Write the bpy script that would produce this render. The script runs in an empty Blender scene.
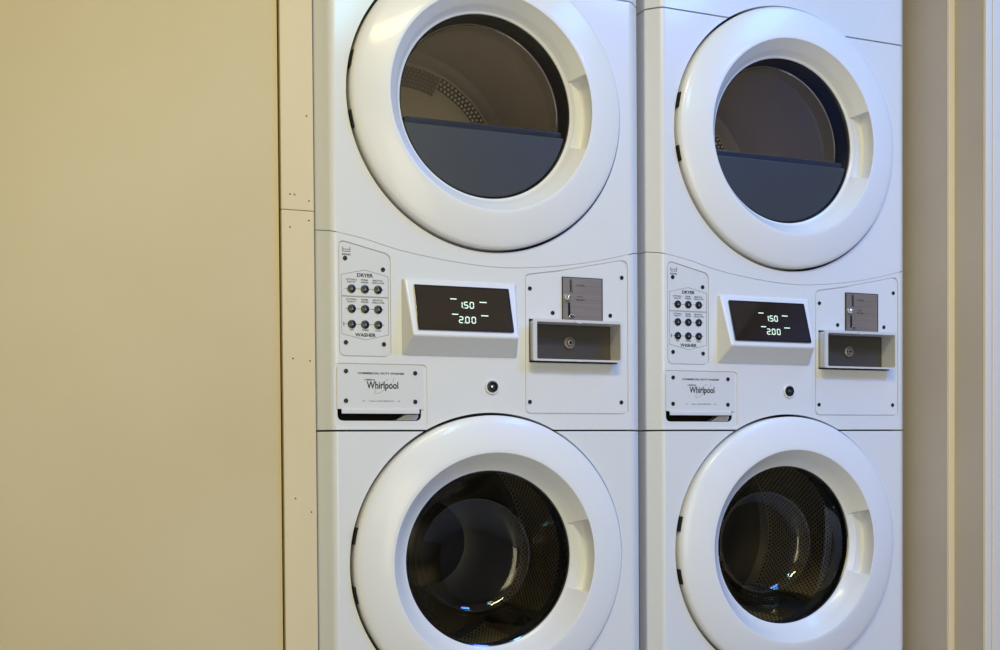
import bpy, bmesh, math, random
from mathutils import Vector, Matrix
random.seed(4)
PI = math.pi
C = bpy.context.scene.collection
W, EDGE = .686, .028          # machine width, how far the rounded side edges fall back
PITCH = W + .021              # spacing of the two stacks
ZB = .90                      # height of the seam between washer and console above the floor
ZD, ZW, XC = .637, -.2535, .343

# ------------------------------------------------------------------ materials
def mat(name, col, rough=.5, metal=0., coat=0., spec=.5, emit=None, estr=1.):
    m = bpy.data.materials.new(name); m.use_nodes = True
    b = m.node_tree.nodes['Principled BSDF']
    b.inputs['Base Color'].default_value = (*col, 1)
    b.inputs['Roughness'].default_value = rough
    b.inputs['Metallic'].default_value = metal
    b.inputs['Coat Weight'].default_value = coat
    b.inputs['Coat Roughness'].default_value = .10 if coat < .5 else .03
    b.inputs['Specular IOR Level'].default_value = spec
    if emit:
        b.inputs['Emission Color'].default_value = (*emit, 1)
        b.inputs['Emission Strength'].default_value = estr
    return m
def noise_bump(m, scale, strength, dist=.001, detail=3, stretch=None):
    nt = m.node_tree; b = nt.nodes['Principled BSDF']
    tc = nt.nodes.new('ShaderNodeTexCoord'); mp = nt.nodes.new('ShaderNodeMapping')
    n = nt.nodes.new('ShaderNodeTexNoise'); bp = nt.nodes.new('ShaderNodeBump')
    if stretch: mp.inputs['Scale'].default_value = stretch
    n.inputs['Scale'].default_value = scale; n.inputs['Detail'].default_value = detail
    bp.inputs['Strength'].default_value = strength; bp.inputs['Distance'].default_value = dist
    L = nt.links.new
    L(tc.outputs['Object'], mp.inputs['Vector']); L(mp.outputs['Vector'], n.inputs['Vector'])
    L(n.outputs['Fac'], bp.inputs['Height']); L(bp.outputs['Normal'], b.inputs['Normal'])
    return m
def noise_color(m, a, c, scale, lo=.35, hi=.65, stretch=None, detail=4):
    nt = m.node_tree; b = nt.nodes['Principled BSDF']; L = nt.links.new
    tc = nt.nodes.new('ShaderNodeTexCoord'); mp = nt.nodes.new('ShaderNodeMapping')
    n = nt.nodes.new('ShaderNodeTexNoise'); r = nt.nodes.new('ShaderNodeValToRGB')
    if stretch: mp.inputs['Scale'].default_value = stretch
    n.inputs['Scale'].default_value = scale; n.inputs['Detail'].default_value = detail
    r.color_ramp.elements[0].position = lo; r.color_ramp.elements[1].position = hi
    r.color_ramp.elements[0].color = (*a, 1); r.color_ramp.elements[1].color = (*c, 1)
    L(tc.outputs['Object'], mp.inputs['Vector']); L(mp.outputs['Vector'], n.inputs['Vector'])
    L(n.outputs['Fac'], r.inputs['Fac']); L(r.outputs['Color'], b.inputs['Base Color'])
    return m
def perforated(name, base, hole, pitch, rad, rough, metal, vmin=None, vmax=None, umin=None, umax=None):
    """metal sheet with staggered round holes; the pattern runs in the sheet's own UVs (metres)"""
    m = mat(name, base, rough, metal); nt = m.node_tree; L = nt.links.new
    b = nt.nodes['Principled BSDF']
    uv = nt.nodes.new('ShaderNodeUVMap'); uv.uv_map = ''
    sx = nt.nodes.new('ShaderNodeSeparateXYZ'); L(uv.outputs['UV'], sx.inputs['Vector'])
    def M(op, a, c=None):
        n = nt.nodes.new('ShaderNodeMath'); n.operation = op
        for i, v in enumerate((a, c)):
            if v is None: continue
            if isinstance(v, (int, float)): n.inputs[i].default_value = v
            else: L(v, n.inputs[i])
        return n.outputs[0]
    u = M('DIVIDE', sx.outputs['X'], pitch); v = M('DIVIDE', sx.outputs['Y'], pitch*.87)
    par = M('MULTIPLY', M('FLOORED_MODULO', M('FLOOR', v), 2.), .5)
    fu = M('SUBTRACT', M('FRACT', M('ADD', u, par)), .5); fv = M('MULTIPLY', M('SUBTRACT', M('FRACT', v), .5), .87)
    d = M('SQRT', M('ADD', M('MULTIPLY', fu, fu), M('MULTIPLY', fv, fv)))
    h = M('LESS_THAN', d, rad)
    for lim, src, op in ((vmin, 'Y', 'GREATER_THAN'), (vmax, 'Y', 'LESS_THAN'), (umin, 'X', 'GREATER_THAN'), (umax, 'X', 'LESS_THAN')):
        if lim is not None: h = M('MULTIPLY', h, M(op, sx.outputs[src], lim))
    mx = nt.nodes.new('ShaderNodeMix'); mx.data_type = 'RGBA'
    L(h, mx.inputs['Factor']); mx.inputs['A'].default_value = (*base, 1); mx.inputs['B'].default_value = (*hole, 1)
    L(mx.outputs['Result'], b.inputs['Base Color'])
    L(M('MULTIPLY', M('SUBTRACT', 1., h), metal), b.inputs['Metallic'])
    return m
def glass(name, tint, refl=1., rough=.02, ior=1.5):
    m = bpy.data.materials.new(name); m.use_nodes = True; nt = m.node_tree; L = nt.links.new
    nt.nodes.remove(nt.nodes['Principled BSDF'])
    out = nt.nodes['Material Output']
    t = nt.nodes.new('ShaderNodeBsdfTransparent'); t.inputs['Color'].default_value = (*tint, 1)
    g = nt.nodes.new('ShaderNodeBsdfGlossy'); g.inputs['Roughness'].default_value = rough
    g.inputs['Color'].default_value = (refl, refl, refl, 1)
    f = nt.nodes.new('ShaderNodeFresnel'); gm = nt.nodes.new('ShaderNodeNewGeometry'); im = nt.nodes.new('ShaderNodeMix'); im.data_type = 'FLOAT'
    im.inputs[2].default_value = ior; im.inputs[3].default_value = 1/ior      # same reflectance from both sides of the thin sheet
    L(gm.outputs['Backfacing'], im.inputs[0]); L(im.outputs[0], f.inputs['IOR'])
    mx = nt.nodes.new('ShaderNodeMixShader')
    L(f.outputs[0], mx.inputs[0]); L(t.outputs[0], mx.inputs[1]); L(g.outputs[0], mx.inputs[2]); L(mx.outputs[0], out.inputs['Surface'])
    return m

WHITE = noise_bump(mat('appliance_enamel', (.76, .77, .78), .32, 0, .30), 55, .03, .0006, 2)
DOORW = noise_bump(mat('door_plastic', (.82, .825, .83), .36, 0, .25), 40, .02, .0005, 2)
PLATE = mat('label_plate', (.70, .71, .72), .42)
CABIN = mat('cabinet_side', (.55, .56, .57), .45)
BLACK = mat('black_rubber', (.012, .012, .013), .55)
PITCHB = mat('dark_cavity', (.006, .006, .007), .9)
TUNNEL = mat('tunnel_black', (.006, .006, .006), .35, spec=.2)
GLOSSB = mat('gloss_black', (.010, .010, .012), .12, 0, .6)
BUTTON = mat('button_black', (.008, .008, .009), .3)
INK = mat('printed_ink', (.03, .03, .035), .6)
INKG = mat('printed_grey_ink', (.20, .20, .21), .6)
SCREW = mat('dark_screw', (.035, .04, .05), .35, .6)
SLATE = mat('slate_plastic', (.054, .058, .058), .38)
LIP = mat('shield_lip_plastic', (.030, .036, .055), .22)
CHROME = mat('chrome', (.8, .8, .8), .12, 1)
STEEL = noise_color(mat('brushed_brown_steel', (.3, .26, .22), .38, .5), (.29, .24, .195), (.37, .31, .255), 8, .3, .7, (1, 1, 40))
VAULT = mat('vault_face', (.085, .075, .066), .38, .35)
COLLAR = mat('collar_metal', (.74, .73, .71), .30, .15)
SCREEN = mat('display_glass', (.026, .018, .012), .06, 0, 1.)
LED = mat('lit_digits', (.1, .1, .1), .5, emit=(.72, 1., .82), estr=1.2)
MARK = mat('white_print', (.5, .5, .5), .5)
DRUMP = perforated('washer_drum_steel', (.80, .70, .52), (.004, .004, .004), .0105, .28, .42, .55)
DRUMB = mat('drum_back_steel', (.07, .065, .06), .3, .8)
DRUMS = mat('drum_steel', (.45, .42, .37), .16, .95)
DRYP = perforated('dryer_back_steel', (.05, .045, .04), (.98, .95, .88), .0115, .35, .5, .1)
DRYQ = perforated('dryer_dark_grille', (.30, .27, .23), (.48, .43, .37), .011, .30, .45, .3)
DRYS = noise_color(mat('dryer_drum_coat', (.5, .46, .4), .4, .2), (.80, .74, .66), (.86, .80, .72), 6)
GBOWL = glass('washer_glass', (.66, .66, .64), 1., .008, 1.5)
GDOOR = glass('dryer_glass', (.95, .94, .92), .95, .02, 1.55)
GIN = glass('inner_pane', (.95, .93, .89), .9, .04, 1.9)
PAINT = noise_bump(noise_color(mat('beige_wall_paint', (.68, .55, .32), .55), (.62, .515, .30), (.685, .585, .37), 1.6, .3, .7), 90, .06, .001)
PAINTT = noise_bump(noise_color(mat('beige_trim_paint', (.64, .55, .37), .5), (.71, .60, .375), (.76, .65, .43), 5, .3, .7, (1, 1, .3)), 70, .08, .001)
PAINTR = noise_bump(noise_color(mat('taupe_wall_paint', (.55, .48, .41), .55), (.52, .455, .385), (.575, .505, .43), 3, .3, .7), 90, .08, .001)
PAINTC = noise_bump(mat('casing_paint', (.82, .72, .57), .5), 60, .05, .001)
FLOORM = noise_color(mat('floor_vinyl', (.36, .34, .31), .45), (.33, .31, .28), (.40, .38, .35), 4)
CEILM = mat('ceiling_paint', (.60, .53, .45), .7)
ROOMM = noise_color(mat('room_wall_paint', (.34, .29, .23), .7), (.32, .27, .21), (.37, .32, .25), 2)
DARKW = noise_color(mat('wall_dark_for_reflection', (.07, .06, .05), .8), (.06, .05, .042), (.085, .072, .06), 2)  # unseen far right wall, darkened so the dryer glass reflects black
NAIL = mat('nail_hole', (.07, .05, .035), .8)

# ------------------------------------------------------------------ object helpers
def finish(me, m, smooth=35):
    me.materials.append(m) if not me.materials else None
    if smooth:
        for p in me.polygons: p.use_smooth = True
        me.set_sharp_from_angle(angle=math.radians(smooth))
def obj(name, bm, m, parent=None, loc=(0, 0, 0), smooth=35, bevel=0, seg=2):
    me = bpy.data.meshes.new(name)
    bmesh.ops.recalc_face_normals(bm, faces=bm.faces)
    bm.to_mesh(me); bm.free()
    o = bpy.data.objects.new(name, me); C.objects.link(o); o.location = loc
    if parent: o.parent = parent
    if bevel:
        bv = o.modifiers.new('bevel', 'BEVEL'); bv.width = bevel; bv.segments = seg
        bv.limit_method = 'ANGLE'; bv.angle_limit = math.radians(40); bv.harden_normals = False
        bake(o)
    finish(o.data, m, smooth)
    if bevel:
        wn = o.modifiers.new('weighted', 'WEIGHTED_NORMAL'); wn.weight = 100; wn.keep_sharp = True
    return o
def bake(o):
    dg = bpy.context.evaluated_depsgraph_get(); dg.update()
    me = bpy.data.meshes.new_from_object(o.evaluated_get(dg))
    old = o.data; o.modifiers.clear(); o.data = me; me.name = o.name; bpy.data.meshes.remove(old)
def boolean(o, bm, op='DIFFERENCE'):
    me = bpy.data.meshes.new('cutter'); bmesh.ops.recalc_face_normals(bm, faces=bm.faces); bm.to_mesh(me); bm.free()
    c = bpy.data.objects.new('cutter', me); C.objects.link(c); c.location = o.location
    md = o.modifiers.new('b', 'BOOLEAN'); md.object = c; md.operation = op; md.solver = 'EXACT'
    bpy.context.view_layer.update()
    bake(o); bpy.data.objects.remove(c); bpy.data.meshes.remove(me)
def struct(o): o['kind'] = 'structure'; return o

def round_poly(pts, r, seg=6):
    """2D polygon with rounded corners; r a number or one per corner"""
    out = []; n = len(pts)
    for i, p in enumerate(pts):
        a, b = Vector(pts[i-1]), Vector(pts[(i+1) % n]); p = Vector(p); rr = r if isinstance(r, (int, float)) else r[i]
        if rr <= 0: out.append(tuple(p)); continue
        u, v = (a-p), (b-p); lu, lv = u.length, v.length; u.normalize(); v.normalize()
        ang = u.angle(v); t = min(rr/math.tan(ang/2), lu*.49, lv*.49); 
        s, e = p+u*t, p+v*t
        for k in range(seg+1):
            q = k/seg; out.append(tuple((1-q)**2*s+2*q*(1-q)*p+q*q*e))
    return out
def prism(pts, y0, y1, bm=None):
    """outline in X,Z extruded from y0 (front) to y1 (back)"""
    bm = bm or bmesh.new()
    a = [bm.verts.new((x, y0, z)) for x, z in pts]; b = [bm.verts.new((x, y1, z)) for x, z in pts]
    bm.faces.new(a); bm.faces.new(b[::-1]); n = len(pts)
    for i in range(n): bm.faces.new((a[i], b[i], b[(i+1) % n], a[(i+1) % n]))
    return bm
def prism_z(pts, z0, z1):
    bm = bmesh.new()
    a = [bm.verts.new((x, y, z0)) for x, y in pts]; b = [bm.verts.new((x, y, z1)) for x, y in pts]
    bm.faces.new(a); bm.faces.new(b[::-1]); n = len(pts)
    for i in range(n): bm.faces.new((a[i], b[i], b[(i+1) % n], a[(i+1) % n]))
    return bm
def rect(x0, z0, x1, z1): return [(x0, z0), (x1, z0), (x1, z1), (x0, z1)]
def box(x0, x1, y0, y1, z0, z1, bm=None): return prism(rect(x0, z0, x1, z1), y0, y1, bm)
def lathe(profile, n=96, bm=None, cx=0, cz=0, uv=False, closed=False):
    """profile of (r, y) turned about the Y axis"""
    bm = bm or bmesh.new(); rings = []
    for r, y in profile:
        if r < 1e-6: rings.append([bm.verts.new((cx, y, cz))])
        else: rings.append([bm.verts.new((cx+r*math.cos(2*PI*k/n), y, cz+r*math.sin(2*PI*k/n))) for k in range(n)])
    lay = bm.loops.layers.uv.verify() if uv else None
    m = len(rings)
    s = [0]
    for i in range(1, m): s.append(s[-1]+math.hypot(profile[i][0]-profile[i-1][0], profile[i][1]-profile[i-1][1]))
    R0 = max(p[0] for p in profile)
    for i in range(m if closed else m-1):
        A, B = rings[i], rings[(i+1) % m]
        for k in range(n):
            l = (k+1) % n
            if len(A) == 1: f = (A[0], B[k], B[l]); uvs = ((k+.5, i), (k, i+1), (k+1, i+1))
            elif len(B) == 1: f = (A[k], B[0], A[l]); uvs = ((k, i), (k+.5, i+1), (k+1, i))
            else: f = (A[k], B[k], B[l], A[l]); uvs = ((k, i), (k, i+1), (k+1, i+1), (k+1, i))
            fc = bm.faces.new(f)
            if uv:
                for lp, (a, b) in zip(fc.loops, uvs): lp[lay].uv = (a/n*2*PI*R0, s[b])
    return bm
def disc(cx, cz, r, y0, y1, n=24, bm=None, dome=0.):
    prof = [(r, y1), (r, y0+.15*(y1-y0)), (r*.86, y0)] + ([(r*.5, y0-dome*.8)] if dome else []) + [(0, y0-dome)]
    return lathe(prof+[], n, bm, cx, cz)
def text_bm(s, x, z, width, height, y, bold=.0, shear=0., thick=.0003, anchor='c', M=None):
    cu = bpy.data.curves.new('t', 'FONT'); cu.body = s; cu.size = 1; cu.shear = shear; cu.offset = bold; cu.extrude = 0
    cu.resolution_u = 3
    o = bpy.data.objects.new('t', cu); C.objects.link(o)
    dg = bpy.context.evaluated_depsgraph_get(); dg.update()
    me = bpy.data.meshes.new_from_object(o.evaluated_get(dg))
    bm = bmesh.new(); bm.from_mesh(me)
    bpy.data.objects.remove(o); bpy.data.curves.remove(cu); bpy.data.meshes.remove(me)
    xs = [v.co.x for v in bm.verts]; ys = [v.co.y for v in bm.verts]
    x0, x1, y0, y1 = min(xs), max(xs), min(ys), max(ys)
    sx = width/(x1-x0); sy = height/(y1-y0)
    for v in bm.verts: v.co = ((v.co.x-(x0+x1)/2)*sx+x, y, (v.co.y-(y0+y1)/2)*sy+z)
    r = bmesh.ops.extrude_face_region(bm, geom=bm.faces[:])
    for v in [g for g in r['geom'] if isinstance(g, bmesh.types.BMVert)]: v.co.y -= thick
    return bm
def join(*bms):
    out = bmesh.new()
    for b in bms:
        me = bpy.data.meshes.new('j'); b.to_mesh(me); out.from_mesh(me); b.free(); bpy.data.meshes.remove(me)
    return out
def lines_bm(pts, w, y, closed=False, t=.0003):
    """thin printed line"""
    bm = bmesh.new(); n = len(pts)
    for i in range(n if closed else n-1):
        a, b = Vector(pts[i]), Vector(pts[(i+1) % n]); d = (b-a); 
        if d.length < 1e-6: continue
        d.normalize(); p = Vector((-d.y, d.x))*w/2; a = a-d*w/2; b = b+d*w/2
        prism([tuple(a-p), tuple(b-p), tuple(b+p), tuple(a+p)], y-t, y, bm)
    return bm
def screw(x, z, y, parent, r=.0042):
    bm = lathe([(r, y+.001), (r, y-.0012), (r*.82, y-.002), (r*.48, y-.002), (r*.42, y-.0004), (0, y-.0004)], 18, None, x, z)
    return obj('screw', bm, SCREW, parent)

# ------------------------------------------------------------------ the stacked washer and dryer
def arc(cz, r, x0, x1, lower, n=48):
    """arc of the circle around the door centre from x0 to x1"""
    a0 = math.acos((x0-XC)/r); a1 = math.acos((x1-XC)/r); s = -1 if lower else 1; out = []
    for k in range(n+1):
        a = a0+(a1-a0)*k/n; out.append((XC+r*math.cos(a), cz+s*r*math.sin(a)))
    return out
SEAM = [(-.01, .3765), (.0, .3755), (.034, .3695), (.0835, .3608), (.158, .3425), (.25, .3285), (.32, .3222), (.375, .3208), (.435, .3245), (.505, .3325), (.56, .342), (.615, .354), (.665, .3665), (.686, .3715), (.70, .3745)]
def seam_z(x):
    for i in range(len(SEAM)-1):
        if x <= SEAM[i+1][0]:
            p1, p2 = SEAM[i], SEAM[i+1]; p0 = SEAM[max(i-1, 0)]; p3 = SEAM[min(i+2, len(SEAM)-1)]
            t = (x-p1[0])/(p2[0]-p1[0]); h = p2[0]-p1[0]
            m1 = (p2[1]-p0[1])/(p2[0]-p0[0])*h; m2 = (p3[1]-p1[1])/(p3[0]-p1[0])*h
            return (2*t**3-3*t*t+1)*p1[1]+(t**3-2*t*t+t)*m1+(-2*t**3+3*t*t)*p2[1]+(t**3-t*t)*m2
    return SEAM[-1][1]
RH = .2882                     # radius of the opening in the front panels
PLAN = [(0, .06)] + round_poly([(-.02, .06), (0, .06), (0, .028), (.030, 0), (.656, 0), (W, .028), (W, .06), (W+.02, .06)], [0, 0, .010, .022, .022, .010, 0, 0], 8)[2:-2] + [(W, .06)]
# plan profile, rounded side edges
PLAN = round_poly([(0, .06), (0, .0265), (.027, 0), (W-.027, 0), (W, .0265), (W, .06)], [0, .009, .02, .02, .009, 0], 8)
def front_panel(name, outline, root, gap=.0, bevel=.0028):
    bm = prism(outline, -.02, .08)
    me = bpy.data.meshes.new(name); bmesh.ops.recalc_face_normals(bm, faces=bm.faces); bm.to_mesh(me); bm.free()
    o = bpy.data.objects.new(name, me); C.objects.link(o); o.parent = root; o.location = (0, 0, ZB)
    boolean(o, prism_z(PLAN, -1.2, 1.3), 'INTERSECT')
    return o
def bevel_now(o, w, seg=3, ang=40):
    bv = o.modifiers.new('bevel', 'BEVEL'); bv.width = w; bv.segments = seg; bv.limit_method = 'ANGLE'
    bv.angle_limit = math.radians(ang); bv.use_clamp_overlap = True; bake(o)
def done(o, m, smooth=35):
    o.data.materials.clear(); finish(o.data, m, smooth)
    wn = o.modifiers.new('weighted', 'WEIGHTED_NORMAL'); wn.mode = 'FACE_AREA'; wn.weight = 100; wn.keep_sharp = True

def door_ring(rg, name, root, cz):
    fe = rg+.0045
    base = [(.2825, .024), (.2832, -.006), (.2822, -.0095), (.2798, -.0122), (.2760, -.0142), (.264, -.0176), (.252, -.0208), (.240, -.0238), (.228, -.0263), (.2185, -.0280),
            (.2122, -.0288), (.2103, -.0284), (.2092, -.0268), (.2060, -.0225), (.2000, -.0145), (.1950, -.0078), (.1900, -.0010), (fe+.0015, .0080), (fe-.001, .0105), (rg+.001, .0118), (rg, .0135), (rg, .024)]
    hand = list(base)
    hand[12] = (.2102, -.0262); hand[13] = (.2130, -.0120); hand[14] = (.2130, .0070); hand[15] = (.2105, .0105); hand[16] = (.1990, .0080); hand[17] = (max(.1880, fe+.0025), .0045)
    fe2 = [min(i, 0) for i in range(3)]
    angs = [2.*k for k in range(180)]
    angs += [s*(a) % 360 for s in (1, -1) for a in (18.5, 19, 19.4, 19.8, 20.2, 20.6, 21, 21.5, 22.2, 22.8)]
    angs = sorted(set(round(a, 3) for a in angs)); n = len(angs)
    bm = bmesh.new(); rings = []
    for a in angs:
        d = min(a, 360-a); t = min(max((21.0-d)/1.3, 0), 1); b = t*t*(3-2*t); ra = math.radians(a)
        rings.append([bm.verts.new(((p[0]*(1-b)+q[0]*b)*math.cos(ra), p[1]*(1-b)+q[1]*b, (p[0]*(1-b)+q[0]*b)*math.sin(ra))) for p, q in zip(base, hand)])
    for i in range(n):
        A, B = rings[i], rings[(i+1) % n]
        for j in range(len(base)-1): bm.faces.new((A[j], A[j+1], B[j+1], B[j]))
    o = obj(name, bm, DOORW, root, (XC, 0, ZB+cz), 28)
    # hinge openings on the left side of the door
    for zc in (-.055, .055):
        h = bmesh.new(); a0 = math.asin((zc-.0155)/.28); a1 = math.asin((zc+.0155)/.28); vv = []
        for k in range(7):
            a = PI-(a0+(a1-a0)*k/6); c, s = math.cos(a), math.sin(a)
            vv.append([h.verts.new((r*c, y, r*s)) for r, y in ((.2818, -.0070), (.2862, -.0070), (.2862, .026), (.2818, .026))])
        for k in range(6):
            for j in range(4): h.faces.new((vv[k][j], vv[k][(j+1) % 4], vv[k+1][(j+1) % 4], vv[k+1][j]))
        h.faces.new(vv[0]); h.faces.new(vv[-1][::-1])
        obj('hinge_slot', h, PITCHB, o)
    return o

def make_machine():
    root = bpy.data.objects.new('stacked_washer_dryer', None); C.objects.link(root)
    def part(name, bm, m, **k): return obj(name, bm, m, root, (0, 0, ZB), **k)
    # cabinet: open fronted sheet metal shell
    bm = box(.003, W-.003, .058, .76, -ZB+.03, 1.03); 
    cab = part('cabinet', bm, CABIN, smooth=0)
    boolean(cab, box(.012, W-.012, .02, .74, -ZB+.045, 1.02)); done(cab, CABIN, 35)
    bm = bmesh.new()
    for x in (.05, W-.05):
        for y in (.11, .70): lathe([(0, 0), (.022, 0), (.022, .01), (.012, .012), (.012, .04), (0, .04)], 16, bm)
    bm.free()
    for x in (.06, W-.06):
        for y in (.12, .69):
            f = lathe([(0, 0), (.022, 0), (.022, .012), (.011, .014), (.011, .034), (0, .034)], 16)
            for v in f.verts: v.co = (x+v.co.x, y+v.co.z, -ZB+v.co.y)
            part('levelling_foot', f, BLACK)
    # front panels
    g = .0016; HD = .8815; HB = -.512
    xa = math.sqrt(RH**2-(HD-g-ZD)**2); xb = math.sqrt(RH**2-(-g-ZW)**2)
    xc = math.sqrt((RH+.0005)**2-(HD+g-ZD)**2); xd = math.sqrt((RH+.0005)**2-(g-ZW)**2)
    # washer panel
    xe = math.sqrt((RH+.014)**2-(HB+g-ZW)**2)
    ol = [(-.01, HB+g), (XC-xe, HB+g)] + arc(ZW, RH+.014, XC-xe, XC+xe, True, 40)[1:-1] + [(XC+xe, HB+g), (W+.01, HB+g), (W+.01, -g)] + [(XC+xb, -g)] + [p for p in arc(ZW, RH, XC+xb, XC+.28819, False, 20)] + arc(ZW, RH, XC+.28819, XC-.28819, True, 90)[1:] + arc(ZW, RH, XC-.28819, XC-xb, False, 20)[1:] + [(XC-xb, -g), (-.01, -g)]
    def clean(l):
        o = []
        for p in l:
            if not o or (abs(p[0]-o[-1][0])+abs(p[1]-o[-1][1])) > 2e-4: o.append(p)
        if abs(o[0][0]-o[-1][0])+abs(o[0][1]-o[-1][1]) < 2e-4: o.pop()
        return o
    p = front_panel('washer_panel', clean(ol), root); bevel_now(p, .0022, 2); done(p, WHITE)
    # kick panel
    xf = math.sqrt((RH+.017)**2-(HB-g-ZW)**2)
    p = front_panel('kick_panel', [(-.01, -ZB+.035), (W+.01, -ZB+.035), (W+.01, HB-g), (XC+xf, HB-g)] + arc(ZW, RH+.017, XC+xf, XC-xf, True, 40)[1:-1] + [(XC-xf, HB-g), (-.01, HB-g)], root); bevel_now(p, .0022, 2); done(p, WHITE)
    # console panel
    top = [(-.01+k*(W+.02)/70, 0) for k in range(71)]; top = [(x, seam_z(x)-.0008) for x, _ in top][::-1]
    ol = [(-.01, g), (XC-xd, g)] + arc(ZW, RH+.0005, XC-xd, XC+xd, False, 40)[1:-1] + [(XC+xd, g), (W+.01, g)] + top
    p = front_panel('console_panel', clean(ol), root)
    CTRL = [(.0365, .1385), (.1385, .1385), (.1385, .3335), (.0365, .357)]
    COIN = [(.4145, .0325), (.6480, .0325), (.6480, .3535), (.585, .3405), (.50, .3235), (.4155, .3105)]
    def inset(pl, d):
        cx = sum(q[0] for q in pl)/len(pl); xs = [q[0] for q in pl]; zs = [q[1] for q in pl]
        kx = 1-2*d/(max(xs)-min(xs)); kz = 1-2*d/(max(zs)-min(zs)); mx = (max(xs)+min(xs))/2; mz = (max(zs)+min(zs))/2
        return [(mx+(x-mx)*kx, mz+(z-mz)*kz) for x, z in pl]
    RC = [.012, .012, .014, .012]; RN = [.012, .012, .016, .03, .03, .012]
    boolean(p, prism(round_poly(CTRL, RC), -.01, .0034))
    boolean(p, prism(round_poly(COIN, RN), -.01, .0034))
    boolean(p, prism(round_poly(rect(.0272, .0055, .2095, .1265), .011), -.01, .0020))
    boolean(p, prism(round_poly(rect(.0335, .0185, .1975, .048), [.012, .012, .002, .002]), -.01, .035))
    boolean(p, box(.4245, .6225, -.01, .1, .1360, .2225))
    bevel_now(p, .0016, 2); done(p, WHITE)
    con = p
    xs = [.034+k*(W-.068)/60 for k in range(61)]
    part('seam_backing', prism([(x, seam_z(x)-.010) for x in xs]+[(x, seam_z(x)+.010) for x in xs[::-1]], .0018, .012, None), WHITE)  # white strip added behind the seam to keep the gap light
    # dryer panel
    bot = [(-.01+k*(W+.02)/70, 0) for k in range(71)]; bot = [(x, seam_z(x)+.0008) for x, _ in bot]
    ol = bot + [(W+.01, HD-g), (XC+xa, HD-g)] + arc(ZD, RH, XC+xa, XC+.28819, False, 20) + arc(ZD, RH, XC+.28819, XC-.28819, True, 90)[1:] + arc(ZD, RH, XC-.28819, XC-xa, False, 20)[1:] + [(XC-xa, HD-g), (-.01, HD-g)]
    p = front_panel('dryer_panel', clean(ol), root); bevel_now(p, .0040, 3); done(p, WHITE)
    # top panel with the arch over the dryer door and a narrower upper part
    ol = [(-.01, HD+g), (XC-xc, HD+g)] + arc(ZD, RH+.0005, XC-xc, XC+xc, False, 40)[1:-1] + [(XC+xc, HD+g), (W+.01, HD+g), (W+.01, .948), (W, .948), (W-.006, .957), (W-.006, 1.03), (.006, 1.03), (.006, .957), (0, .948), (-.01, .948)]
    p = front_panel('top_panel', clean(ol), root); bevel_now(p, .0020, 2); done(p, WHITE)

    # black liner ring seen in the gap around each door
    for cz in (ZD, ZW):
        part('door_liner', lathe([(.184, .0245), (.300, .0245), (.300, .050), (.184, .050)], 128, None, XC, cz, closed=True), BLACK)

    # ---------------- dryer door
    d = door_ring(.180, 'dryer_door', root, ZD)
    obj('door_glass', lathe([(.1805, .0150), (0, .0150)], 96), GDOOR, d)
    # black bezel tunnel between the outer glass and the inner pane
    obj('window_bezel', lathe([(.1815, .0142), (.1775, .0162), (.1775, .062), (.196, .062), (.196, .026), (.1845, .024)], 128, closed=True), TUNNEL, d)
    # slate half moon in the lower half of the window
    zt = -.0440; R = .1765
    bm = bmesh.new(); a0 = math.asin(zt/R)
    pts = [(R*math.cos(PI-a0+(2*a0+PI)*k/48), R*math.sin(PI-a0+(2*a0+PI)*k/48)) for k in range(49)]
    prism(pts, .0185, .058, bm)
    o = obj('window_shield', bm, SLATE, d, smooth=30, bevel=.003, seg=3)
    # raised lip along its top
    lz = -.0420; hw = math.sqrt(R*R-lz*lz)-.004
    obj('shield_lip', prism(round_poly(rect(-hw, lz-.003, hw, lz+.0115), .004), .0255, .058), LIP, o, bevel=.003)
    # D shaped inner pane with a polished edge
    R2 = .1735; z2 = -.020; a2 = math.asin(z2/R2)
    dp = [(R2*math.cos(a2+(PI-2*a2)*k/64), R2*math.sin(a2+(PI-2*a2)*k/64)) for k in range(65)]
    dp = [(R2*math.cos(a), R2*math.sin(a)) for a in [a2+(PI-2*a2)*k/64 for k in range(65)]]
    dpr = round_poly([dp[0]] + dp[4:-4] + [dp[-1]], [.012] + [0]*(len(dp)-8) + [.012], 6)
    bm = bmesh.new(); vs = [bm.verts.new((x, .0600, z)) for x, z in dpr]; bm.faces.new(vs)
    pane = obj('inner_pane', bm, GIN, d, smooth=0)
    bm = bmesh.new(); n = len(dpr); rg = []
    for x, z in dpr:
        L = math.hypot(x, z); ux, uz = x/L, z/L
        rg.append([bm.verts.new((x+ux*a, y, z+uz*a)) for a, y in ((-.0009, .0595), (0, .0583), (.0009, .0595), (0, .0612))])
    for i in range(n):
        for j in range(4): bm.faces.new((rg[i][j], rg[i][(j+1) % 4], rg[(i+1) % n][(j+1) % 4], rg[(i+1) % n][j]))
    obj('pane_rim', bm, CHROME, pane)
    # dryer drum
    dr = part('dryer_drum', lathe([(.205, .066), (.265, .070), (.285, .10), (.290, .12), (.290, .56), (.270, .585), (.225, .59)], 96, None, XC, ZD), DRYS)
    rear = lathe([(.240, .588), (.235, .575), (.13, .575), (.12, .59), (.02, .59), (0, .585)], 96, None, XC, ZD, uv=True)
    obj('drum_back', rear, DRYS, dr)
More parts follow.
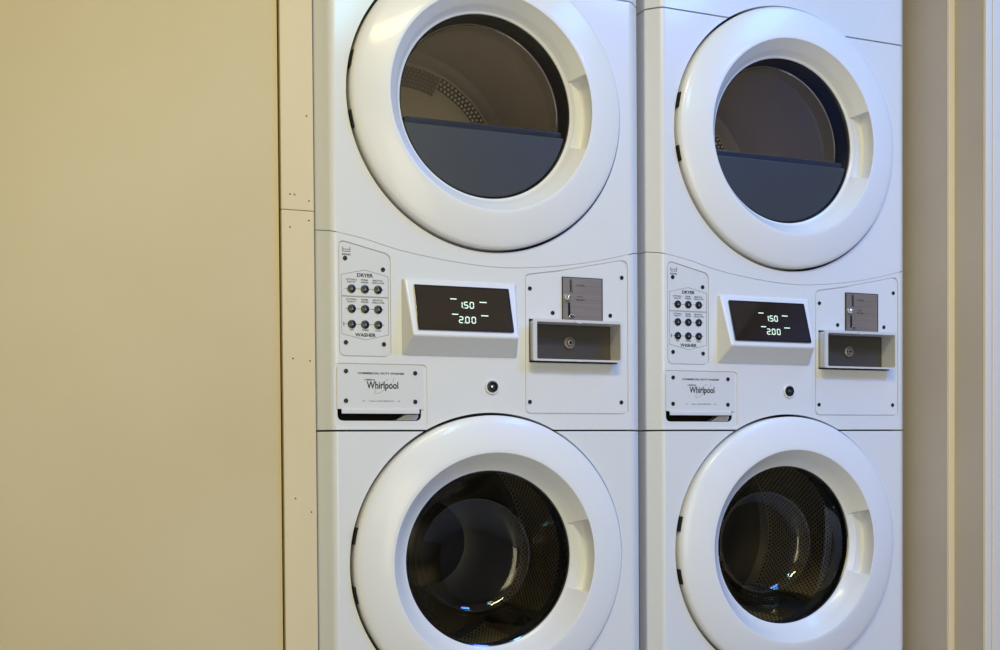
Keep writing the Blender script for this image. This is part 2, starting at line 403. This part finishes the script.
    # perforated band on the back, two ring sectors
    for a0, a1, ra, rb, gm in ((-20, 66, .2270, .2570, DRYP), (67, 100, .205, .255, DRYQ)):
        bm = bmesh.new(); lay = bm.loops.layers.uv.verify(); vv = []
        for k in range(49):
            a = math.radians(a0+(a1-a0)*k/48); vv.append([(bm.verts.new((XC+r*math.cos(a), y, ZD+r*math.sin(a))), (a*.248, r+.0035)) for r, y in ((ra, .577), (ra, .571), (rb, .571), (rb, .577))])
        for k in range(48):
            for j in range(3):
                q = (vv[k][j], vv[k][j+1], vv[k+1][j+1], vv[k+1][j]); f = bm.faces.new([t[0] for t in q])
                for lp, t in zip(f.loops, q): lp[lay].uv = t[1]
        obj('perforated_grille', bm, gm, dr, smooth=25)
    for a in (100, 220, 340):
        bm = bmesh.new(); ra = math.radians(a)
        sec = [(.288, -.035), (.262, -.016), (.238, -.008), (.234, 0), (.238, .008), (.262, .016), (.288, .035)]
        vv = []
        for y in (.13, .54): vv.append([bm.verts.new((XC+r*math.cos(ra)-t*math.sin(ra), y, ZD+r*math.sin(ra)+t*math.cos(ra))) for r, t in sec])
        for j in range(6): bm.faces.new((vv[0][j], vv[0][j+1], vv[1][j+1], vv[1][j]))
        bm.faces.new(vv[0]); bm.faces.new(vv[1][::-1])
        obj('drum_baffle', bm, DRYS, dr)

    # ---------------- washer door
    d = door_ring(.1745, 'washer_door', root, ZW)
    bowl = [(.1735, .0150), (.1722, .020), (.168, .030), (.156, .048), (.143, .070), (.131, .092), (.121, .106), (.108, .1145), (.09, .118), (.05, .1205), (0, .121)]
    obj('glass_bowl', lathe(bowl, 128), GBOWL, d, smooth=60)
    obj('window_bezel', lathe([(.1755, .0140), (.1722, .0158), (.1722, .026), (.1900, .030), (.1900, .024), (.1785, .020)], 128, closed=True), GLOSSB, d)
    dr = part('washer_drum', lathe([(.205, .095), (.235, .100), (.247, .115), (.247, .40), (.240, .415)], 128, None, XC, ZW, uv=True), DRUMP)
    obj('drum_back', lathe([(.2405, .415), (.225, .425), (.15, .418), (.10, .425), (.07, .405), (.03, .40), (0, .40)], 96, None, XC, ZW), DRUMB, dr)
    obj('door_boot', lathe([(.187, .045), (.183, .055), (.188, .062), (.180, .075), (.186, .086), (.200, .092), (.206, .098), (.215, .095), (.215, .045)], 128, None, XC, ZW, closed=True), BLACK, dr)
    for a in (75, 195, 315):
        bm = bmesh.new(); ra = math.radians(a)
        sec = [(.246, -.040), (.222, -.026), (.196, -.010), (.190, 0), (.196, .010), (.222, .026), (.246, .040)]
        vv = []
        for y, s in ((.125, .55), (.17, 1), (.36, 1), (.41, .6)):
            vv.append([bm.verts.new((XC+(.246-(.246-r)*s)*math.cos(ra)-t*math.sin(ra), y, ZW+(.246-(.246-r)*s)*math.sin(ra)+t*math.cos(ra))) for r, t in sec])
        for i in range(3):
            for j in range(6): bm.faces.new((vv[i][j], vv[i][j+1], vv[i+1][j+1], vv[i+1][j]))
        bm.faces.new(vv[0]); bm.faces.new(vv[-1][::-1])
        obj('drum_baffle', bm, DRUMS, dr)

    # ---------------- control plate with nine buttons
    cp = part('control_plate', prism(round_poly(inset(CTRL, .0023), RC), .0008, .0042), PLATE, bevel=.0005)
    for x, z in ((.0503, .3218), (.1235, .3040), (.0505, .1650), (.1242, .1632)): screw(x, z, .0008, cp)
    rows = (.2656, .2283, .1993); cols = (.0622, .0878, .1134)
    for z in rows:
        for x in cols:
            obj('button', disc(x, z, .0079, -.0010, .0008, 28, dome=.0008), BUTTON, cp)
    Y = .0008; H = .0030
    for t_, x, z, w_, h_, bo in (('DRYER', .0885, .2915, .0310, .0068, .03), ('WASHER', .0885, .1798, .0400, .0068, .03), ('READ', .0530, .3290, .0165, .0035, .02),
            ('HOT', .0622, .1888, .0080, .0030, .01), ('WARM', .0878, .1888, .0130, .0030, .01), ('COLD', .1134, .1885, .0120, .0030, .01)):
        obj('lettering', text_bm(t_, x, z, w_, h_, Y, bo), INK, cp, smooth=0)
    for dz in (0, -.0369):
        for t_, x, z, w_ in (('COTTONS &', .0615, .2826, .0215), ('HEAVY', .0620, .2782, .0165), ('PERM.', .0878, .2826, .0135), ('PRESS', .0878, .2782, .0140), ('BRIGHTS &', .1130, .2826, .0190), ('DELICATES', .1140, .2780, .0235)):
            obj('lettering', text_bm(t_, x, z+dz, w_, .0030, Y, .01), INK, cp, smooth=0)
    for z in rows: obj('printed_line', lines_bm([(.0500, z), (.1255, z)], .0007, Y, t=.0002), INK, cp, smooth=0)
    obj('printed_symbol', lines_bm([(.0470, .1965), (.0470, .2020)], .0016, Y), INK, cp, smooth=0)
    obj('printed_symbol', join(lines_bm([(.0460, .3345), (.0600, .3345), (.0600, .3425)], .0010, Y), lines_bm([(.0460, .3345), (.0460, .3425)], .0010, Y), lines_bm([(.0460, .3385), (.0600, .3385)], .0010, Y)), INK, cp, smooth=0)
    obj('outline', lines_bm([(.0428, .2520), (.0428, .2915), (.0885, .3015), (.1335, .2910), (.1335, .2520)], .0007, Y, True), INKG, cp, smooth=0)
    obj('outline', lines_bm([(.0428, .2505), (.1335, .2505), (.1335, .1810), (.0885, .1705), (.0428, .1810)], .0007, Y, True), INKG, cp, smooth=0)
    for x in cols:
        for z in rows: obj('button_mark', join(lines_bm([(x-.0010, z-.0014), (x+.0022, z-.0014)], .0009, -.0017, t=.0002), lines_bm([(x+.0006, z-.0014), (x+.0006, z+.0020)], .0009, -.0017, t=.0002)), MARK, cp, smooth=0)

    # ---------------- display housing
    bm = bmesh.new()
    back = [(.1585, .0010, .1420), (.3985, .0010, .1420), (.3985, .0010, .2915), (.1585, .0010, .2915)]
    fr = [(.1715, -.0378, .1790), (.3850, -.0378, .1790), (.3920, -.0048, .2885), (.1650, -.0048, .2885)]
    A = [bm.verts.new(v) for v in back]; B = [bm.verts.new(v) for v in fr]
    bm.faces.new(A); bm.faces.new(B)
    for i in range(4): bm.faces.new((A[i], A[(i+1) % 4], B[(i+1) % 4], B[i]))
    h = part('display_housing', bm, WHITE, bevel=.0065, seg=5)
    # tilted glass: local frame on the sloped face
    c0 = Vector((.2785, -.0215, .2332)); U = Vector((1, 0, 0)); V = Vector((0, .027, .088)).normalized(); N = U.cross(V)  # N points at viewer (-Y)
    if N.y > 0: N = -N
    def tilt(bm, off):
        for v in bm.verts: v.co = c0+U*v.co.x+V*v.co.z+N*(off-v.co.y)
        return bm
    sc = obj('display_screen', tilt(prism(round_poly(rect(-.098, -.0462, .098, .0462), .004), -.0015, .0040), .0015), SCREEN, h, bevel=.0006)
    obj('screen_border', tilt(join(*[box(*b) for b in ((-.0975, .0975, -.0001, .0002, .0425, .0457), (-.0975, .0975, -.0001, .0002, -.0457, -.0425), (-.0975, -.094, -.0001, .0002, -.0425, .0425), (.094, .0975, -.0001, .0002, -.0425, .0425))]), .0030), GLOSSB, h, smooth=0)
    SEG = {'0': 'abcdef', '1': 'bc', '2': 'abged', '5': 'afgcd'}
    def digit(ch, x, z, w, hh, t, bm):
        sk = .0012
        P = {'a': (0, 1, 1, 1), 'd': (0, 0, 1, 0), 'g': (0, .5, 1, .5), 'f': (0, .5, 0, 1), 'b': (1, .5, 1, 1), 'e': (0, 0, 0, .5), 'c': (1, 0, 1, .5)}
        for s in SEG[ch]:
            a = P[s]; q = [(x+w*a[0], z+hh*a[1]), (x+w*a[2], z+hh*a[3])]
            q = [(px+sk*(pz-z)/hh, pz) for px, pz in q]; dx = Vector(q[1])-Vector(q[0]); L = dx.length; dx.normalize(); nn = Vector((-dx.y, dx.x))*t/2
            a, b = Vector(q[0])+dx*t*.35, Vector(q[1])-dx*t*.35
            prism([tuple(a-nn), tuple(b-nn), tuple(b+nn), tuple(a+nn)], -.0002, .0002, bm)
        return bm
    def px(u): return (u-.5)*.196
    def pz(v): return (.5-v)*.092
    bm = bmesh.new()
    for s, u0, v1, st in (('150', .437, .490, .060), ('200', .427, .825, .066)):
        for k, ch in enumerate(s):
            digit(ch, px(u0+k*st), pz(v1), .0072, .0122, .0017, bm)
        if s == '150': pass
        prism(rect(px(u0+st-.014), pz(v1)-.0007, px(u0+st-.014)+.0011, pz(v1)+.0007), -.0002, .0002, bm)
    obj('lit_digits', tilt(bm, .0035), LED, h, smooth=0)
    for u0, u1, v in ((.360, .425, .295), (.665, .740, .345), (.360, .425, .640), (.665, .740, .650)):
        obj('lit_bar', tilt(prism(rect(px(u0), pz(v)-.0009, px(u1), pz(v)+.0009), -.0002, .0002), .0035), LED, h, smooth=0)

    # ---------------- name plate over the drawer slot
    bm = prism(round_poly([(.0325, .0405), (.2025, .0405), (.2025, .1240), (.0325, .1240)], [.001, .001, .009, .009]), -.0006, .0018)
    np_ = part('name_plate', bm, PLATE, bevel=.0005)
    obj('plate_lip', prism(rect(.0400, .0318, .1925, .0400), -.0045, -.0015), PLATE, np_, bevel=.001)
    obj('lip_bend', prism(rect(.0400, .0385, .1925, .0412), -.0035, .0015), PLATE, np_, bevel=.0006)
    for x, z in ((.0497, .1112), (.1853, .1096), (.0493, .0560), (.1850, .0550)): screw(x, z, -.0006, np_)
    Y = -.0006
    for t_, x, z, w_, h_, bo in (('COMMERCIAL DUTY WASHER', .1178, .1080, .0915, .0038, .03), ('COMMERCIAL', .0955, .0958, .0215, .0028, .02), ('Whirlpool', .1205, .0838, .0620, .0180, .022)):
        obj('lettering', text_bm(t_, x, z, w_, h_, Y, bo), INK, np_, smooth=0)
    sw = []
    for k in range(41):
        a = 2*PI*k/40*.86+.9; ex, ez = .024*math.cos(a), .0060*math.sin(a); r = math.radians(38)
        sw.append((.1240+ex*math.cos(r)-ez*math.sin(r), .0850+ex*math.sin(r)+ez*math.cos(r)))
    obj('emblem_swoosh', lines_bm(sw, .0006, Y, t=.0001), INKG, np_, smooth=0)
    obj('lettering', text_bm('CALL FOR SERVICE', .1180, .0558, .0480, .0026, Y, .01), INKG, np_, smooth=0)
    for x in (.0815, .1505): obj('printed_line', lines_bm([(x, .0558), (x+.004, .0558)], .0012, Y), INKG, np_, smooth=0)
    lin = prism(round_poly(rect(.0320, .0165, .1990, .0500), .012), .0345, .040)
    part('slot_liner', lin, PITCHB)
    bm = prism([(.148, .0195), (.190, .0195), (.194, .026), (.194, .031), (.168, .031)], .008, .030)  # added grey wedge, stands in for light falling into the slot
    part('slot_light_wedge', bm, CABIN, bevel=.001)
    # inner dark sleeve so the slot reads black
    sl = bmesh.new(); o_ = round_poly(rect(.0338, .0188, .1972, .0478), [.012, .012, .002, .002]); n = len(o_)
    va = [sl.verts.new((x, .0035, z)) for x, z in o_]; vb = [sl.verts.new((x, .0345, z)) for x, z in o_]
    for i in range(n): sl.faces.new((va[i], vb[i], vb[(i+1) % n], va[(i+1) % n]))
    part('slot_sleeve', sl, BLACK)

    # ---------------- key lock
    lk = part('key_lock', lathe([(.0150, .001), (.0150, -.0022), (.0138, -.0032), (.0120, -.0032), (.0118, -.0010), (0, -.0005)], 40, None, .3440, .0858), WHITE)
    obj('lock_cylinder', lathe([(.0108, -.0008), (.0104, -.0046), (.0082, -.0050), (.0062, -.0018), (0, -.0018)], 32, None, .3440, .0858), SCREW, lk)
    obj('key_slot', lathe([(.0030, -.0015), (.0030, -.0044), (.0015, -.0048), (0, -.0048)], 16, None, .3444, .0862), CHROME, lk)

    # ---------------- coin panel
    bm = prism(round_poly(inset(COIN, .0025), RN), .0006, .0042)
    cn = part('coin_panel', bm, WHITE, smooth=0)
    boolean(cn, box(.4245, .6225, -.01, .01, .1360, .2225)); bevel_now(cn, .0005, 1); done(cn, WHITE)
    for x, z in ((.4266, .2826), (.6336, .3142), (.4764, .2360), (.6065, .2353), (.4252, .0570), (.6315, .0578)): screw(x, z, .0006, cn)
    ct = part('coin_slot_plate', prism(rect(.4985, .2240, .5865, .3082), -.0022, .0008), STEEL, bevel=.0006)
    obj('plate_frame', join(*[box(*b) for b in ((.4970, .4985, -.0026, .0006, .2240, .3095), (.5865, .5880, -.0026, .0006, .2240, .3095), (.4985, .5865, -.0026, .0006, .3082, .3095))]), SCREW, ct, smooth=0)
    obj('coin_slot', prism([(.5145, .2790), (.5168, .2785), (.5155, .3045), (.5132, .3045)], -.0026, -.0018), PITCHB, ct, smooth=0)
    obj('slot_guide', prism([(.5175, .2785), (.5190, .2785), (.5178, .3045), (.5160, .3045)], -.0040, -.0018), CHROME, ct, smooth=0)
    obj('return_knob', lathe([(.0070, -.002), (.0070, -.006), (.0052, -.0105), (.0028, -.0125), (0, -.0128)], 24, None, .5075, .2678), CHROME, ct)
    obj('return_slot', prism(round_poly([(.5095, .2290), (.5150, .2290), (.5140, .2580), (.5095, .2580)], .0015), -.0028, -.0018), PITCHB, ct, smooth=0)
    obj('return_lever', prism(round_poly([(.5100, .2262), (.5225, .2290), (.5222, .2315), (.5130, .2335), (.5100, .2310)], .001), -.0075, -.0020), CHROME, ct, bevel=.0006)
    for t_, x, z, w_, h_ in (('COINS', .5375, .2935, .0190, .0038), ('PUSH', .5360, .2705, .0120, .0028), ('RETURN', .5375, .2640, .0185, .0034)):
        obj('lettering', text_bm(t_, x, z, w_, h_, -.0022), INK, ct, smooth=0)
    # coin vault: projecting collar around a recessed locked face
    o1 = round_poly(rect(.4222, .1378, .6212, .2205), .005, 4); ob = round_poly(rect(.4275, .1395, .6195, .2190), .004, 4); o2 = round_poly(rect(.4305, .1416, .6165, .2150), .003, 4)
    bm = bmesh.new(); n = len(o1)
    R1 = [[bm.verts.new((x, y, z)) for x, z in o] for o, y in ((ob, .0190), (ob, -.0195), (o1, -.0205), (o1, -.0238))]
    R1.append([bm.verts.new((x*.998+.001, -.0250, z)) for x, z in o1]); 
    R2_ = [[bm.verts.new((x, y, z)) for x, z in o2] for y in (-.0250, -.0238, .0195)]
    seq = R1+R2_
    for a, b in zip(seq, seq[1:]):
        for i in range(n): bm.faces.new((a[i], a[(i+1) % n], b[(i+1) % n], b[i]))
    cv = part('coin_box', bm, COLLAR, smooth=30)
    obj('vault_face', prism(round_poly(rect(.4290, .1400, .6172, .2160), .003), .0190, .0240), VAULT, cv)
    obj('vault_lock', lathe([(.0120, .0192), (.0118, .0150), (.0098, .0140), (.0082, .0165), (.0064, .0165), (.0058, .0120), (.0030, .0115), (.0024, .0150), (0, .0150)], 32, None, .5214, .1787), STEEL, cv)
    obj('vault_keyhole', lathe([(.0026, .0160), (.0026, .0112), (0, .0110)], 12, None, .5222, .1785), PITCHB, cv)
    obj('collar_tab', prism([(.512, .2196), (.534, .2196), (.528, .2140), (.518, .2140)], -.0262, -.0240), COLLAR, cv, smooth=0)
    obj('collar_tab', prism([(.514, .1412), (.532, .1412), (.529, .1372), (.517, .1372)], -.0262, -.0240), COLLAR, cv, smooth=0)
    return root

def copy_tree(o, parent=None):
    c = o.copy(); C.objects.link(c); c.parent = parent
    for ch in list(o.children): copy_tree(ch, c)
    return c

m1 = make_machine()
m1['label'] = 'nearer stacked white coin washer and dryer, beside the nailed yellow beige trim'
m1['category'] = 'washing machine'; m1['group'] = 'stacked coin laundry machines'
m2 = copy_tree(m1); m2.location = (PITCH-.0025, 0, 0)
m2['label'] = 'farther stacked white coin washer and dryer, beside the taupe wall on the right'

# ------------------------------------------------------------------ the room
XL, XR, YF, HC = -1.12, 2.6, -4.2, 2.75
def sbox(name, m, x0, x1, y0, y1, z0, z1, **k): return struct(obj(name, box(x0, x1, y0, y1, z0, z1), m, smooth=0, **k))
sbox('floor', FLOORM, XL, XR, YF, .9, -.1, 0)
sbox('ceiling', CEILM, XL, XR, YF, .9, HC, HC+.1)
sbox('wall_left', PAINT, XL+.001, -.0690, .020, .10, 0, HC)
t = sbox('trim_1', PAINTT, -.0660, -.0052, .010, .10, 0, 1.3058, bevel=.0015)
t2 = sbox('trim_2', PAINTT, -.0660, -.0052, .010, .10, 1.3066, HC, bevel=.0015)
def nail(x, z, o):
    obj('nail_hole', lathe([(.0016, .0101), (.0014, .0094), (0, .0094)], 10, None, x, z), NAIL, o)
NAILS = []
sbox('wall_back', ROOMM, XL, XR, .80, .9, 0, HC)
sbox('wall_alcove_left', ROOMM, -.09, -.03, .101, .8, 0, HC)
XW = 1.4115
sbox('wall_right', PAINTR, XW, XW+.20, -.086, .8, 0, HC)
sbox('trim_3', PAINTC, XW+.0005, XW+.20, -.096, -.0865, 0, HC, bevel=.002)
sbox('trim_4', PAINTR, XW+.0155, XW+.20, -.177, -.0965, 0, HC)
sbox('trim_5', PAINTC, XW+.0155, XW+.0335, -.187, -.1775, 0, HC, bevel=.002)
sbox('trim_6', PAINTC, XW+.0352, XR, -.187, -.1775, 0, HC, bevel=.002)
sbox('wall_far_right', DARKW, XR, XR+.1, YF, -.18, 0, HC)
sbox('wall_far_left', ROOMM, XL-.1, XL, YF, .1, 0, HC)
sbox('wall_front', ROOMM, XL-.1, XR+.1, YF-.1, YF, 0, HC)

# ------------------------------------------------------------------ camera (solved from the photograph)
F, CX, CY = 1140.74, 499.62, 467.62
cam = bpy.data.cameras.new('camera'); co = bpy.data.objects.new('camera', cam); C.objects.link(co)
cam.sensor_width = 36; cam.lens = F/1000*36; cam.shift_x = (500-CX)/1000; cam.shift_y = (CY-325)/1000; cam.clip_start = .05
yaw, pit, rol = map(math.radians, (22.3519, -1.0406, -.3884))
fw = Vector((math.sin(yaw)*math.cos(pit), math.cos(yaw)*math.cos(pit), math.sin(pit)))
ri = Vector((math.cos(yaw), -math.sin(yaw), 0)); up = ri.cross(fw)
r2 = ri*math.cos(rol)+up*math.sin(rol); u2 = -ri*math.sin(rol)+up*math.cos(rol)
CAM = Vector((-.4971, -2.0818, ZB-.0323))
co.matrix_world = Matrix(((r2.x, u2.x, -fw.x, CAM.x), (r2.y, u2.y, -fw.y, CAM.y), (r2.z, u2.z, -fw.z, CAM.z), (0, 0, 0, 1)))
bpy.context.scene.camera = co
def ray(x, y, Y):
    d = fw+r2*((x-CX)/F)-u2*((y-CY)/F); t = (Y-CAM.y)/d.y; return CAM+d*t
for x, y in ((306.5, 116), (290, 194), (294.5, 194.5), (309, 201), (309, 220.5), (290, 227), (293, 358.5), (310, 361), (295.5, 498.5), (311.5, 512)):
    p = ray(x, y, .010); nail(p.x, p.z, t if p.z < 1.3065 else t2)

# ------------------------------------------------------------------ light
def area(name, loc, size, col, power, aim=None, sy=None):
    l = bpy.data.lights.new(name, 'AREA'); l.shape = 'RECTANGLE'; l.size = size; l.size_y = sy or size
    l.color = col; l.energy = power; o = bpy.data.objects.new(name, l); C.objects.link(o); o.location = loc
    if aim is not None:
        o.rotation_euler = (Vector(aim)-Vector(loc)).to_track_quat('-Z', 'Y').to_euler()
    return o
LIGHTS = [
    ('window_daylight', (-.40, YF+.05, 1.75), 1.1, (1., .78, .48), 11, (-.4, 0, 1.5), 1.2),
    ('ceiling_lamp', (.10, -1.75, HC-.03), .8, (1., .885, .45), 35.5, (.10, -1.75, 0), .4),
    ('blue_fill_top_right', (1.6, -.85, HC-.03), .9, (.1, .5, 1.), 11, (1.5, -.85, 0), .35),  # added blue fill from above, cools the right side
    ('skylight', (.70, -2.62, HC-.03), .22, (.30, .72, 1.), 18, (.70, -2.62, 0), .85),
    ('blue_fill_right', (1.90, -1.95, HC-.03), .5, (.06, .20, 1.), 56, (1.90, -1.95, 0), .6),  # added blue fill for the right stack, no real skylight
    ('warm_fill_front', (.10, YF+.05, 1.05), .9, (1., .95, .60), 25, (.1, 0, 1.0), 1.9),  # added warm fill from behind the camera, no door there
]
for L_ in LIGHTS: area(*L_)
w = bpy.data.worlds.new('world'); bpy.context.scene.world = w; w.use_nodes = True
w.node_tree.nodes['Background'].inputs['Color'].default_value = (.5, .6, .8, 1); w.node_tree.nodes['Background'].inputs['Strength'].default_value = .3

vs = bpy.context.scene.view_settings
vs.view_transform = 'Standard'; vs.look = 'None'; vs.gamma = 1; vs.use_curve_mapping = False; vs.exposure = 0
